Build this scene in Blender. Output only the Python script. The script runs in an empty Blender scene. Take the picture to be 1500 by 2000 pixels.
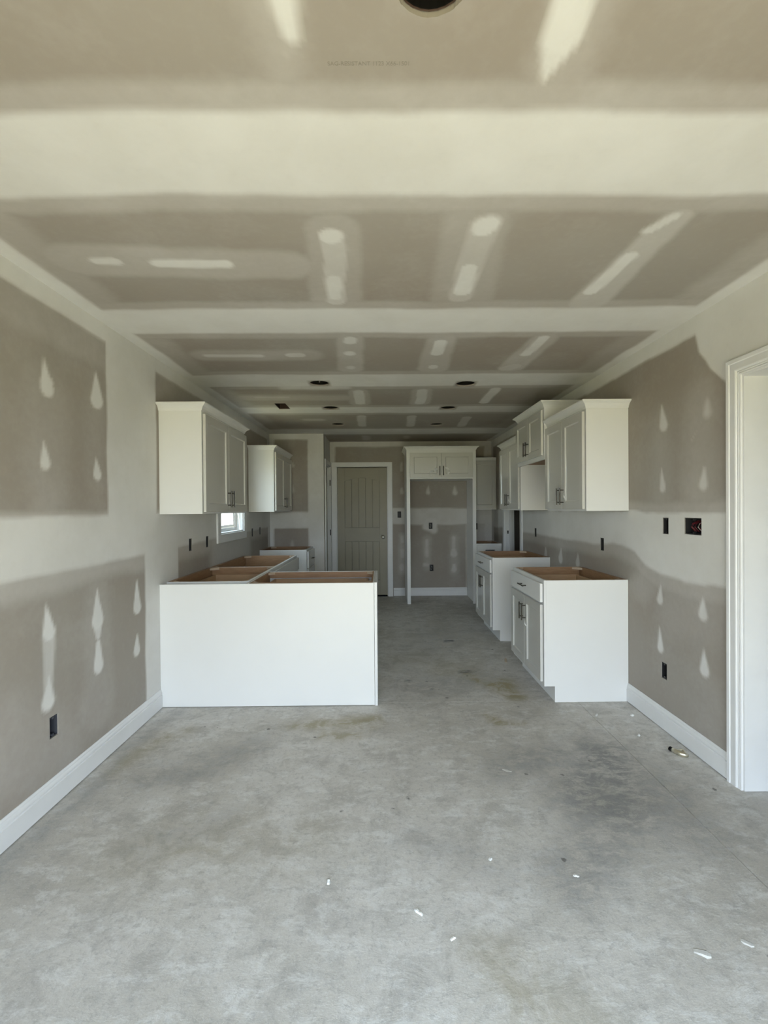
import bpy, bmesh, math, random
import numpy as np
from mathutils import Matrix, Vector
random.seed(4)
C = bpy.context.scene.collection
SC = bpy.context.scene

# ------------------------------------------------------------------ camera
EYE = 1.3996
PITCH, YAW, ROLL = -0.0072, 0.0065, -0.0077
cam_d = bpy.data.cameras.new('camera')
cam = bpy.data.objects.new('camera', cam_d); C.objects.link(cam)
cam_d.sensor_fit = 'VERTICAL'; cam_d.sensor_height = 36.0; cam_d.sensor_width = 27.0
cam_d.lens = 36.0 * 900.0 / 2000.0
cam_d.clip_start = 0.02
fwd = Vector((math.sin(YAW)*math.cos(PITCH), math.cos(YAW)*math.cos(PITCH), math.sin(PITCH)))
r0 = Vector((math.cos(YAW), -math.sin(YAW), 0)); u0 = r0.cross(fwd)
rt = r0*math.cos(ROLL) + u0*math.sin(ROLL); up = rt.cross(fwd)
M = Matrix((rt, up, -fwd)).transposed().to_4x4(); M.translation = (0, 0, EYE)
cam.matrix_world = M
SC.camera = cam

# ------------------------------------------------------------------ world, sun, window light
W = bpy.data.worlds.new('sky'); SC.world = W; W.use_nodes = True
nt = W.node_tree; nt.nodes.clear()
out = nt.nodes.new('ShaderNodeOutputWorld'); bg = nt.nodes.new('ShaderNodeBackground')
geo = nt.nodes.new('ShaderNodeTexCoord'); sep = nt.nodes.new('ShaderNodeSeparateXYZ'); ramp = nt.nodes.new('ShaderNodeValToRGB')
nt.links.new(geo.outputs['Generated'], sep.inputs[0]); nt.links.new(sep.outputs['Z'], ramp.inputs[0])
ramp.color_ramp.elements[0].position = 0.0; ramp.color_ramp.elements[0].color = (0.81, 0.91, 1.0, 1)
ramp.color_ramp.elements[1].position = 0.7; ramp.color_ramp.elements[1].color = (0.64, 0.81, 1.0, 1)
nt.links.new(ramp.outputs[0], bg.inputs[0]); nt.links.new(bg.outputs[0], out.inputs[0])
bg.inputs[1].default_value = 3.4
sun_d = bpy.data.lights.new('sun', 'SUN'); sun = bpy.data.objects.new('sun', sun_d); C.objects.link(sun)
sun_d.energy = 9.2; sun_d.color = (1.0, 0.93, 0.80); sun_d.angle = 0.01
sun.rotation_euler = Vector((0.10, 0.42, -0.90)).to_track_quat('-Z', 'Y').to_euler()   # high sun on the patio door side
def portal(name, loc, rot, sx, sy):
    d = bpy.data.lights.new(name, 'AREA'); o = bpy.data.objects.new(name, d); C.objects.link(o)
    d.shape = 'RECTANGLE'; d.size = sx; d.size_y = sy; d.cycles.is_portal = True
    o.location = loc; o.rotation_euler = rot
portal('portal_rear', (0.125, -0.560, 1.005), (math.radians(90), 0, 0), 2.95, 2.00)
portal('portal_kitchen', (-1.69, 4.873, 1.63), (0, math.radians(-90), 0), 0.94, 0.77)

SC.view_settings.view_transform = 'Standard'; SC.view_settings.look = 'None'
SC.view_settings.gamma = 1.0; SC.view_settings.use_curve_mapping = False
SC.view_settings.exposure = 1.36
SC.cycles.max_bounces = 14; SC.cycles.diffuse_bounces = 4
SC.cycles.sample_clamp_indirect = 6.0

# ------------------------------------------------------------------ constants (metres)
XL, XR, HC = -1.572, 1.770, 2.467
YR, YB, YP = -0.5, 7.352, 6.530        # rear wall, back wall, pantry front
XP = -0.805                            # pantry side face
BH = 0.876; UZ = 1.372

# ------------------------------------------------------------------ materials
def mat(name):
    m = bpy.data.materials.new(name); m.use_nodes = True
    n = m.node_tree; b = n.nodes['Principled BSDF']
    return m, n, b
def noise(n, scale, detail=4, rough=0.55, coord='Object', vec=None, dist=0.0):
    tc = n.nodes.new('ShaderNodeTexCoord'); mp = n.nodes.new('ShaderNodeMapping')
    n.links.new(tc.outputs[coord], mp.inputs[0])
    if vec: mp.inputs['Scale'].default_value = vec
    t = n.nodes.new('ShaderNodeTexNoise'); t.inputs['Scale'].default_value = scale
    t.inputs['Detail'].default_value = detail; t.inputs['Roughness'].default_value = rough
    t.inputs['Distortion'].default_value = dist
    n.links.new(mp.outputs[0], t.inputs['Vector'])
    return t.outputs['Fac']
def maprange(n, src, a, b, c, d):
    m = n.nodes.new('ShaderNodeMapRange'); n.links.new(src, m.inputs[0])
    for i, v in enumerate((a, b, c, d)): m.inputs[i+1].default_value = v
    return m.outputs[0]
def mix(n, fac, a, b, mode='MIX'):
    m = n.nodes.new('ShaderNodeMix'); m.data_type = 'RGBA'; m.blend_type = mode
    for s, v in ((m.inputs[0], fac), (m.inputs[6], a), (m.inputs[7], b)):
        if hasattr(v, 'links'): n.links.new(v, s)
        elif isinstance(v, (int, float)): s.default_value = v
        else: s.default_value = (*v, 1)
    return m.outputs[2]
def math_(n, op, a, b):
    m = n.nodes.new('ShaderNodeMath'); m.operation = op
    for i, v in enumerate((a, b)):
        if hasattr(v, 'links'): n.links.new(v, m.inputs[i])
        else: m.inputs[i].default_value = v
    return m.outputs[0]
def bump(n, b, h, strength, dist=0.002):
    bp = n.nodes.new('ShaderNodeBump'); bp.inputs['Strength'].default_value = strength; bp.inputs['Distance'].default_value = dist
    n.links.new(h, bp.inputs['Height']); n.links.new(bp.outputs[0], b.inputs['Normal'])
def simple(name, col, rough=0.5, metal=0.0, var=0.04, scale=6.0, coat=0.0, bumpy=0.0, spec=0.5):
    m, n, b = mat(name)
    f = noise(n, scale)
    lo = tuple(max(0, c*(1-var)) for c in col); hi = tuple(min(1, c*(1+var)) for c in col)
    n.links.new(mix(n, maprange(n, f, .3, .7, 0, 1), lo, hi), b.inputs['Base Color'])
    b.inputs['Roughness'].default_value = rough; b.inputs['Metallic'].default_value = metal
    b.inputs['Specular IOR Level'].default_value = spec
    if coat: b.inputs['Coat Weight'].default_value = coat; b.inputs['Coat Roughness'].default_value = 0.06
    if bumpy: bump(n, b, noise(n, scale*8), bumpy)
    return m
def drywall():
    m, n, b = mat('drywall')
    at = n.nodes.new('ShaderNodeAttribute'); at.attribute_name = 'mud'
    n1 = noise(n, 3.0, 5, .6); n2 = noise(n, 30, 4, .6); n3 = noise(n, 1.1, 3, .5)
    raw = mix(n, maprange(n, n3, .35, .65, 0, 1), (.335, .295, .255), (.365, .338, .30))
    mudc = mix(n, maprange(n, n1, .35, .65, 0, 1), (.69, .682, .655), (.745, .74, .72))
    f = math_(n, 'ADD', at.outputs['Fac'], maprange(n, n1, .5, .75, 0.0, .10))
    f = math_(n, 'ADD', f, maprange(n, n2, .3, .7, -.03, .03))
    cl = n.nodes.new('ShaderNodeClamp'); n.links.new(f, cl.inputs[0])
    n.links.new(mix(n, cl.outputs[0], raw, mudc), b.inputs['Base Color'])
    b.inputs['Roughness'].default_value = .85; b.inputs['Specular IOR Level'].default_value = .25
    bump(n, b, noise(n, 220, 3, .6), .06, .001)
    return m
def concrete():
    m, n, b = mat('concrete')
    st = n.nodes.new('ShaderNodeAttribute'); st.attribute_name = 'stain'
    ye = n.nodes.new('ShaderNodeAttribute'); ye.attribute_name = 'yellow'
    big = noise(n, .8, 5, .62, dist=.6); mid = noise(n, 6, 8, .72, dist=.5); fine = noise(n, 34, 7, .82); brush = noise(n, 7, 9, .80, vec=(1.0, 1.8, 1), dist=.25); grit = noise(n, 160, 4, .8)
    base = mix(n, maprange(n, big, .36, .64, 0, 1), (.49, .465, .415), (.66, .64, .605))
    base = mix(n, maprange(n, mid, .48, .62, 0, .62), base, (.39, .375, .345))
    base = mix(n, maprange(n, brush, .50, .60, 0, .55), base, (.74, .735, .71))
    base = mix(n, maprange(n, fine, .51, .62, 0, .50), base, (.33, .32, .30))
    base = mix(n, maprange(n, grit, .55, .66, 0, .40), base, (.78, .78, .76))
    sf = math_(n, 'MULTIPLY', st.outputs['Fac'], maprange(n, brush, .42, .56, .20, 1.25))
    base = mix(n, sf, base, (.16, .163, .163))
    yf = math_(n, 'MULTIPLY', ye.outputs['Fac'], maprange(n, mid, .42, .54, .25, 1.2))
    base = mix(n, yf, base, (.33, .285, .17))
    # small dark spatter of dried drips
    vo = n.nodes.new('ShaderNodeTexVoronoi'); vo.inputs['Scale'].default_value = 7; tc = n.nodes.new('ShaderNodeTexCoord')
    n.links.new(tc.outputs['Object'], vo.inputs['Vector'])
    dn = math_(n, 'ADD', vo.outputs['Distance'], maprange(n, noise(n, 40, 3), .3, .7, -.05, .05))
    sp = maprange(n, dn, .04, .085, 1, 0)
    gate = maprange(n, vo.outputs['Color'], .55, .57, 0, .8)
    base = mix(n, math_(n, 'MULTIPLY', sp, gate), base, (.13, .125, .115))
    v2 = n.nodes.new('ShaderNodeTexVoronoi'); v2.inputs['Scale'].default_value = 11; n.links.new(tc.outputs['Object'], v2.inputs['Vector'])
    s2 = maprange(n, v2.outputs['Distance'], .02, .06, 1, 0); g2 = maprange(n, v2.outputs['Color'], .74, .76, 0, .6)
    base = mix(n, math_(n, 'MULTIPLY', s2, g2), base, (.66, .66, .63))
    n.links.new(base, b.inputs['Base Color'])
    n.links.new(maprange(n, mid, .3, .7, .55, .8), b.inputs['Roughness'])
    b.inputs['Specular IOR Level'].default_value = .35
    h = math_(n, 'ADD', math_(n, 'MULTIPLY', brush, 1.0), math_(n, 'MULTIPLY', fine, .30))
    bump(n, b, h, .5, .006)
    return m
def wood(name, a, c):
    m, n, b = mat(name)
    f = noise(n, 9, 6, .6, vec=(1, 1, 9), dist=.6); g = noise(n, 1.6, 2)
    col = mix(n, maprange(n, f, .3, .7, 0, 1), a, c)
    n.links.new(mix(n, maprange(n, g, .35, .65, 0, .25), col, tuple(x*.7 for x in a)), b.inputs['Base Color'])
    b.inputs['Roughness'].default_value = .5
    return m
def brickmat():
    m, n, b = mat('brick')
    tc = n.nodes.new('ShaderNodeTexCoord'); mp = n.nodes.new('ShaderNodeMapping'); n.links.new(tc.outputs['Object'], mp.inputs[0])
    mp.inputs['Rotation'].default_value = (math.radians(90), 0, math.radians(90))
    t = n.nodes.new('ShaderNodeTexBrick'); n.links.new(mp.outputs[0], t.inputs[0]); t.inputs['Scale'].default_value = 4.5
    t.inputs['Color1'].default_value = (.40, .15, .11, 1); t.inputs['Color2'].default_value = (.33, .11, .09, 1); t.inputs['Mortar'].default_value = (.5, .45, .42, 1)
    n.links.new(t.outputs[0], b.inputs['Base Color']); b.inputs['Roughness'].default_value = .9
    return m
def glassmat():
    m = bpy.data.materials.new('window_glass'); m.use_nodes = True; n = m.node_tree; n.nodes.clear()
    o = n.nodes.new('ShaderNodeOutputMaterial'); mx = n.nodes.new('ShaderNodeMixShader'); tr = n.nodes.new('ShaderNodeBsdfTransparent'); gl = n.nodes.new('ShaderNodeBsdfGlossy')
    tr.inputs[0].default_value = (.93, .96, .95, 1); gl.inputs['Roughness'].default_value = .02; mx.inputs[0].default_value = .06
    n.links.new(tr.outputs[0], mx.inputs[1]); n.links.new(gl.outputs[0], mx.inputs[2]); n.links.new(mx.outputs[0], o.inputs[0])
    return m
DRY = drywall(); CONC = concrete()
WHITE = simple('white_cabinet_paint', (.80, .80, .785), .38, var=.015, scale=2)
FILM = simple('film_wrapped_white_paint', (.64, .635, .60), .30, var=.02, scale=2, coat=.8)
TRIM = simple('white_trim_paint', (.76, .765, .765), .42, var=.03, scale=5, bumpy=.03)
VINYL = simple('white_vinyl', (.82, .83, .83), .35)
WOOD = wood('maple_plywood', (.28, .155, .078), (.38, .23, .122))
WOODL = wood('pale_plywood', (.50, .39, .275), (.60, .475, .345))
WOODM = wood('birch_drawer_wood', (.42, .275, .16), (.50, .345, .21))
NICKEL = simple('dark_nickel', (.13, .12, .105), .25, metal=1.0)
KNOB = simple('satin_nickel', (.62, .60, .55), .3, metal=1.0)
BRASS = simple('brushed_steel', (.72, .68, .55), .28, metal=1.0, var=.15, scale=60)
CLEAR = simple('cloudy_plastic', (.85, .86, .84), .12, spec=.8, coat=.6)
BLACK = simple('dark_metal', (.007, .0065, .006), .6, spec=.2)
BOX = simple('blue_grey_plastic', (.050, .053, .066), .5)
BOXK = simple('black_plastic', (.016, .016, .017), .5)
RED = simple('dark_red_wire', (.16, .012, .02), .4)
WIRE = simple('white_wire', (.62, .60, .56), .4)
DUCT = simple('rusty_sheet_metal', (.06, .034, .026), .5, metal=.3)
DOORP = simple('beige_door_primer', (.31, .285, .215), .45, var=.05, scale=3)
DIRT = simple('bare_ground', (.30, .265, .135), .95, var=.25, scale=.6)
PLASTER = simple('plaster_crumb', (.70, .70, .67), .9, bumpy=.3, scale=20)
PLASTER2 = simple('dusty_plaster', (.60, .59, .56), .9, var=.15, scale=40)
INK = simple('faint_print_ink', (.26, .235, .20), .9)
ROOFM = simple('dark_shingle', (.09, .085, .08), .9)
BRICK = brickmat(); GLASS = glassmat()

# ------------------------------------------------------------------ mesh helpers
class MB:
    def __init__(s): s.bm = bmesh.new()
    def box(s, x0, x1, y0, y1, z0, z1, bev=0.0):
        b = bmesh.new()
        vs = [b.verts.new((x, y, z)) for x in (x0, x1) for y in (y0, y1) for z in (z0, z1)]
        for f in ((0,1,3,2),(4,6,7,5),(0,4,5,1),(2,3,7,6),(0,2,6,4),(1,5,7,3)): b.faces.new([vs[i] for i in f])
        if bev: bmesh.ops.bevel(b, geom=b.edges[:], offset=bev, segments=1, affect='EDGES')
        s.add(b); return s
    def add(s, b):
        me = bpy.data.meshes.new('t'); b.to_mesh(me); b.free(); s.bm.from_mesh(me); bpy.data.meshes.remove(me)
    def prism(s, poly, axis, a0, a1):
        # poly: list of 2D points in the plane of the two other axes (in xyz order), extruded along axis
        def p(q, a):
            l = list(q); l.insert(axis, a); return l
        v0 = [s.bm.verts.new(p(q, a0)) for q in poly]; v1 = [s.bm.verts.new(p(q, a1)) for q in poly]
        s.bm.faces.new(v0); s.bm.faces.new(v1[::-1]); k = len(poly)
        for i in range(k): s.bm.faces.new((v0[i], v1[i], v1[(i+1) % k], v0[(i+1) % k]))
        return s
    def tube(s, pts, r, n=8, caps=True):
        pts = [Vector(p) for p in pts]; rings = []
        for i, p in enumerate(pts):
            d = (pts[min(i+1, len(pts)-1)] - pts[max(i-1, 0)]).normalized()
            a = d.cross(Vector((0, 0, 1)) if abs(d.z) < .9 else Vector((1, 0, 0))).normalized(); c = d.cross(a)
            rr = r[i] if isinstance(r, (list, tuple)) else r
            rings.append([s.bm.verts.new(p + a*rr*math.cos(2*math.pi*k/n) + c*rr*math.sin(2*math.pi*k/n)) for k in range(n)])
        for A, B in zip(rings, rings[1:]):
            for k in range(n): s.bm.faces.new((A[k], A[(k+1) % n], B[(k+1) % n], B[k]))
        if caps: s.bm.faces.new(rings[0][::-1]); s.bm.faces.new(rings[-1])
        return s
    def lathe(s, prof, loc, n=24, ax='z'):
        rings = []
        for r, h in prof:
            ring = []
            for k in range(n):
                a = 2*math.pi*k/n; c, q = r*math.cos(a), r*math.sin(a)
                v = (c, q, h) if ax == 'z' else (c, h, q)
                ring.append(s.bm.verts.new(Vector(loc) + Vector(v)))
            rings.append(ring)
        for A, B in zip(rings, rings[1:]):
            for k in range(n): s.bm.faces.new((A[k], A[(k+1) % n], B[(k+1) % n], B[k]))
        return s
    def build(s, name, m, parent=None, smooth=False):
        bmesh.ops.recalc_face_normals(s.bm, faces=s.bm.faces[:])
        me = bpy.data.meshes.new(name); s.bm.to_mesh(me); s.bm.free(); me.materials.append(m)
        if smooth:
            for p in me.polygons: p.use_smooth = True
        o = bpy.data.objects.new(name, me); C.objects.link(o)
        if parent is not None: o.parent = parent
        return o
def tag(o, label=None, cat=None, group=None, kind=None):
    for k, v in (('label', label), ('category', cat), ('group', group), ('kind', kind)):
        if v: o[k] = v
    return o
def empty(name, loc, rz=0.0):
    o = bpy.data.objects.new(name, None); C.objects.link(o); o.location = loc; o.rotation_euler = (0, 0, rz); o.empty_display_size = .1
    return o
def struct(o, label=None): return tag(o, label, None, None, 'structure')

# ------------------------------------------------------------------ drywall surfaces as fine grids that carry a "mud" value
_rng = np.random.RandomState(7); _lat = _rng.rand(256, 256)
def vnoise(u, v, s, seed=0):
    x = u*s + 17.3*seed + 50; y = v*s + 9.1*seed + 50
    xi = np.floor(x).astype(int); yi = np.floor(y).astype(int); fx = x-xi; fy = y-yi
    fx = fx*fx*(3-2*fx); fy = fy*fy*(3-2*fy)
    g = lambda a, b: _lat[a % 256, b % 256]
    return (g(xi, yi)*(1-fx)+g(xi+1, yi)*fx)*(1-fy)+(g(xi, yi+1)*(1-fx)+g(xi+1, yi+1)*fx)*fy - .5
def ss(x, a, b):
    t = np.clip((x-a)/(b-a), 0, 1); return t*t*(3-2*t)
def rect(u, v, ua, ub, va, vb, s):
    return ss(u, ua-s, ua+s)*(1-ss(u, ub-s, ub+s))*ss(v, va-s, va+s)*(1-ss(v, vb-s, vb+s))
def stroke(u, v, a, b, ra, c, d, rc, s):
    # tapered smear of joint compound from (a,b) radius ra to (c,d) radius rc
    du, dv = c-a, d-b; L = du*du+dv*dv+1e-9
    t = np.clip(((u-a)*du+(v-b)*dv)/L, 0, 1)
    r = ra+(rc-ra)*t; dist = np.hypot(u-(a+t*du), v-(b+t*dv))
    return 1-ss(dist-r, -s, s)
def warp(u, v, amp=.016):
    return u+amp*(vnoise(u, v, 4, 1)+.5*vnoise(u, v, 13, 2)), v+amp*(vnoise(u, v, 4, 3)+.5*vnoise(u, v, 13, 4))
def axisvals(lo, hi, step, edges, coarse_to=None):
    vals = list(np.arange(coarse_to if coarse_to else lo, hi, step))
    if coarse_to: vals = list(np.arange(lo, coarse_to, .06)) + vals
    vals = [x for x in vals if all(abs(x-e) > .35*step for e in edges)] + list(edges) + [lo, hi]
    return np.array(sorted(set(round(float(x), 5) for x in vals if lo-1e-6 <= x <= hi+1e-6)))
def surface(name, P, u_rng, v_rng, step, holes, circ, thick, attrs, material, coarse_to=None):
    """P(u,v,d): a point d behind the face. holes: (u0,u1,v0,v1,depth|None). circ: (cu,cv,r,depth)."""
    ue, ve = [], []
    sq = [(cu-r-.02, cu+r+.02, cv-r-.02, cv+r+.02) for cu, cv, r, d in circ]
    for h in list(holes)+sq: ue += [h[0], h[1]]; ve += [h[2], h[3]]
    ue = [e for e in ue if u_rng[0] < e < u_rng[1]]; ve = [e for e in ve if v_rng[0] < e < v_rng[1]]
    U = axisvals(*u_rng, step, ue, coarse_to if P(0, 0, 0)[2] != HC else None); V = axisvals(*v_rng, step, ve, coarse_to if P(0, 0, 0)[2] == HC else None)
    nu, nv = len(U), len(V); GU, GV = np.meshgrid(U, V, indexing='ij')
    verts = [P(a, b, 0) for a, b in zip(GU.ravel().tolist(), GV.ravel().tolist())]
    cu_, cv_ = (U[:-1]+U[1:])/2, (V[:-1]+V[1:])/2
    keep = np.ones((nu-1, nv-1), bool)
    for h in list(holes)+sq:
        keep &= ~(((cu_ > h[0]) & (cu_ < h[1]))[:, None] & ((cv_ > h[2]) & (cv_ < h[3]))[None, :])
    I, J = np.nonzero(keep); a = I*nv+J
    faces = np.stack([a, a+nv, a+nv+1, a+1], 1).tolist()
    sizes = {k: f(GU.ravel(), GV.ravel()) for k, f in attrs.items()}
    ex = []                      # extra vertices
    def add(p): verts.append(p); ex.append(1); return len(verts)-1
    for h in holes:
        dep = thick if h[4] is None else h[4]
        q = [(h[0], h[2]), (h[1], h[2]), (h[1], h[3]), (h[0], h[3])]
        f0 = [add(P(*c, 0)) for c in q]; f1 = [add(P(*c, dep)) for c in q]
        for k in range(4):
            if k or h[2] > 1e-3 or not name.startswith('wall'): faces.append([f0[k], f0[(k+1) % 4], f1[(k+1) % 4], f1[k]])
        if h[4] is not None: faces.append(f1)
    for (cu, cv, r, dep), h in zip(circ, sq):
        ui = [i for i, x in enumerate(U) if h[0]-1e-4 <= x <= h[1]+1e-4]; vi = [j for j, x in enumerate(V) if h[2]-1e-4 <= x <= h[3]+1e-4]
        loop = [(i, vi[0]) for i in ui] + [(ui[-1], j) for j in vi[1:]] + [(i, vi[-1]) for i in ui[-2::-1]] + [(ui[0], j) for j in vi[-2:0:-1]]
        A = [i*nv+j for i, j in loop]; B, D = [], []
        for k, (i, j) in enumerate(loop):
            an = math.atan2(V[j]-cv, U[i]-cu); rr = r*(1+random.uniform(-.012, .012))
            c, s_ = cu+rr*math.cos(an), cv+rr*math.sin(an)
            B.append(add(P(c, s_, 0))); D.append(add(P(c, s_, dep)))
        n = len(loop)
        for k in range(n):
            faces.append([A[k], A[(k+1) % n], B[(k+1) % n], B[k]]); faces.append([B[k], B[(k+1) % n], D[(k+1) % n], D[k]])
        faces.append(D)
    # outer rim and back
    (ua, ub), (va, vb) = u_rng, v_rng
    q = [(ua, va), (ub, va), (ub, vb), (ua, vb)]
    f0 = [add(P(*c, 0)) for c in q]; f1 = [add(P(*c, thick)) for c in q]
    for k in range(4):
        if k or not name.startswith('wall'): faces.append([f0[k], f0[(k+1) % 4], f1[(k+1) % 4], f1[k]])
    th = [h for h in holes if h[4] is None]
    bu = sorted({ua, ub, *[x for h in th for x in h[:2] if ua < x < ub]}); bv = sorted({va, vb, *[x for h in th for x in h[2:4] if va < x < vb]})
    for i in range(len(bu)-1):
        for j in range(len(bv)-1):
            mu, mv = (bu[i]+bu[i+1])/2, (bv[j]+bv[j+1])/2
            if any(h[0] < mu < h[1] and h[2] < mv < h[3] for h in th): continue
            faces.append([add(P(x, y, thick)) for x, y in ((bu[i], bv[j]), (bu[i+1], bv[j]), (bu[i+1], bv[j+1]), (bu[i], bv[j+1]))])
    me = bpy.data.meshes.new(name); me.from_pydata(verts, [], faces); me.materials.append(material)
    for k, arr in sizes.items():
        at = me.attributes.new(k, 'FLOAT', 'POINT')
        at.data.foreach_set('value', np.concatenate([arr, np.full(len(ex), .06 if k == 'mud' else 0.0)]).astype(np.float32))
    o = bpy.data.objects.new(name, me); C.objects.link(o); o['kind'] = 'structure'
    return o

# positions of the cut-outs for electrical boxes: (along wall, height)
BOX_L = [(2.207, .372), (3.805, 1.115), (4.174, 1.113), (5.635, 1.121), (5.992, 1.123)]
BOX_R = [(2.855, 1.279), (3.68, 1.101), (5.27, 1.113), (2.876, .368)]
GANG_R = (2.605, 1.286)
BOX_B = [(.292, 1.304), (.79, 1.12), (.801, .449), (1.51, 1.106)]
HW, HH = .029, .051
bh = lambda l: [(a-HW, a+HW, b-HH, b+HH, .075) for a, b in l]
WIN = (4.487, 5.259, 1.157, 2.10)
CANS = [(.112, .926), (-.514, 3.925), (.735, 3.967), (-.523, 4.88), (.723, 4.916), (-.535, 5.827), (.712, 5.871)]
DUCTH = (-1.071, -.955, 4.652, 4.918)

MUD_C = [
(-.197,.937,.039,-.197,1.048,.023,.02,1),(-.211,1.083,.017,-.229,1.126,.007,.03,.35),(-.239,.920,.061,-.224,1.146,.050,.06,.22),(.413,.937,.046,.423,1.054,.049,.015,1),(.424,1.071,.045,.417,1.161,.008,.015,.95),(.439,.937,.073,.447,1.147,.076,.05,.22),(-.190,1.807,.052,-.190,1.814,.052,.012,1),(-.184,1.807,.054,-.213,2.374,.050,.01,.6),(-.206,2.148,.036,-.211,2.329,.036,.01,.9),(-.180,1.774,.108,-.214,2.386,.132,.02,.22),(.405,1.739,.052,.402,1.771,.047,.012,1),(.404,1.733,.062,.407,2.335,.062,.012,.5),(.406,2.061,.041,.407,2.280,.046,.012,.95),(.361,1.715,.124,.422,2.393,.160,.03,.2),(1.083,1.695,.027,1.045,1.775,.028,.012,.95),(1.072,1.962,.040,1.047,2.276,.041,.012,1),(1.098,1.704,.057,1.090,2.400,.108,.02,.45),(1.687,2.050,.023,1.696,2.348,.021,.03,.4),(-.189,2.911,.042,-.192,2.956,.043,.012,1),(-.203,3.169,.042,-.203,3.180,.042,.012,.9),(-.216,3.477,.038,-.216,3.490,.039,.012,.7),(-.187,2.885,.080,-.218,3.515,.097,.02,.35),(.396,2.965,.043,.399,3.179,.046,.012,1),(.405,3.476,.043,.403,3.489,.043,.01,.8),(.396,2.894,.090,.403,3.527,.118,.02,.35),(1.033,2.903,.039,1.021,3.210,.040,.012,.9),(1.019,3.488,.062,.974,3.538,.063,.01,.5),(1.043,2.903,.085,1.007,3.513,.102,.02,.35),(-.197,4.206,.051,-.205,4.676,.052,.01,.85),(.379,4.184,.051,.402,4.670,.052,.01,.85),(1.039,4.145,.046,1.049,4.665,.047,.01,.8),(-.197,4.206,.093,-.205,4.676,.104,.02,.3),(.379,4.184,.093,.402,4.670,.104,.02,.3),(-.217,5.321,.053,-.237,5.945,.053,.01,.6),(.369,5.340,.054,.392,5.968,.053,.01,.6),(1.019,5.421,.055,1.046,5.992,.054,.01,.5),(-.211,6.785,.060,-.221,7.085,.063,.03,.4),(.393,6.811,.046,.404,7.009,.047,.03,.4),(-1.207,1.989,.029,-1.131,1.990,.033,.012,.9),(-.953,2.008,.037,-.667,2.010,.036,.015,1),(-1.291,1.984,.128,-.405,2.033,.115,.03,.3),(-1.194,3.205,.034,-.824,3.212,.033,.02,.8),(-.616,3.204,.044,-.556,3.205,.044,.01,.8),(-1.211,3.205,.105,-.503,3.206,.111,.04,.3),(-1.179,4.393,.042,-.889,4.401,.041,.04,.5),(-1.281,4.411,.107,-.356,4.435,.105,.06,.3),(-.872,5.514,.065,-.720,5.519,.064,.04,.4)]
MUD_L = [
(2.173,2.115,.003,2.190,1.988,.046,.012,1),(2.191,2.001,.046,2.200,1.974,.021,.012,1),(2.565,2.158,.005,2.571,2.018,.053,.012,1),(2.159,1.726,.003,2.171,1.624,.034,.012,1),(2.560,1.691,.005,2.568,1.606,.038,.012,1),(2.169,.959,.003,2.180,.829,.042,.01,1),(2.179,.817,.042,2.172,.577,.029,.012,.6),(2.176,.624,.004,2.170,.506,.044,.012,1),(2.555,.969,.005,2.556,.798,.053,.01,1),(2.556,.784,.048,2.559,.712,.024,.01,.85),(2.558,.670,.019,2.560,.541,.045,.01,1),(2.972,.952,.006,2.968,.782,.045,.008,1),(2.964,.601,.006,2.962,.503,.039,.008,1),
(2.56,.98,.09,2.56,.35,.16,.05,.12),(2.19,1.9,.16,2.2,1.45,.12,.08,.12),(2.57,1.95,.09,2.57,1.45,.09,.08,.12),(1.9,.45,.2,2.3,.2,.1,.1,.12)]
MUD_R = [
(2.887,2.034,.005,2.872,1.909,.042,.015,.85),(2.492,1.979,.012,2.492,1.910,.036,.03,.6),(2.895,1.639,.005,2.890,1.526,.031,.012,.8),(2.505,1.605,.012,2.513,1.522,.036,.02,.85),(2.532,1.862,.004,2.616,1.775,.004,.006,.4),(2.910,.910,.005,2.916,.811,.033,.012,.9),(2.524,.902,.008,2.524,.803,.037,.015,.9),(2.917,.622,.006,2.917,.501,.033,.012,.9),(2.517,.608,.004,2.513,.496,.038,.012,.9),(4.521,.991,.013,4.535,.898,.052,.01,.6),(4.143,.963,.011,4.144,.894,.043,.01,.6),(4.944,.965,.015,4.945,.899,.046,.01,.5),
(2.55,2.0,.10,2.55,1.4,.14,.10,.2),(2.9,1.95,.06,2.9,1.4,.10,.1,.14),(3.02,1.0,.12,3.1,.85,.1,.07,.2),(2.6,.9,.3,2.8,.75,.15,.12,.14)]
MUD_B = [
(.753,1.750,.008,.753,1.652,.033,.015,.6),(1.179,1.746,.008,1.178,1.648,.041,.015,.6),(.339,2.120,.016,.339,2.014,.024,.015,.4),(.336,1.712,.016,.336,1.655,.033,.015,.4),(.731,.892,.033,.729,.646,.033,.02,.5),(.729,.687,.041,.729,.646,.041,.02,.4),(1.157,.929,.033,1.156,.765,.033,.02,.5),(1.155,.724,.041,1.155,.667,.057,.02,.6),(1.154,.479,.033,1.153,.422,.049,.02,.6),(.687,.499,.033,.744,.491,.025,.02,.5),(.339,.936,.033,.338,.870,.033,.02,.5),(.337,.731,.033,.337,.650,.041,.02,.5),(.335,.486,.041,.335,.445,.041,.02,.5),
(.79,1.14,.13,.84,1.06,.06,.03,.7),(.339,.95,.06,.339,.4,.06,.04,.25),(.73,.9,.07,.73,.45,.05,.05,.2),(1.157,.9,.07,1.157,.4,.07,.05,.2)]
MUD_P = [(-1.249,2.051,.014,-1.249,2.029,.036,.02,.5),(-1.251,1.725,.014,-1.252,1.652,.022,.02,.4),(-1.259,.942,.014,-1.259,.884,.029,.02,.4)]
def smears(u, v, lst, m):
    for a, b, ra, c, d, rc, s, amt in lst: m = np.maximum(m, amt*stroke(u, v, a, b, ra, c, d, rc, s))
    return m
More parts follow.
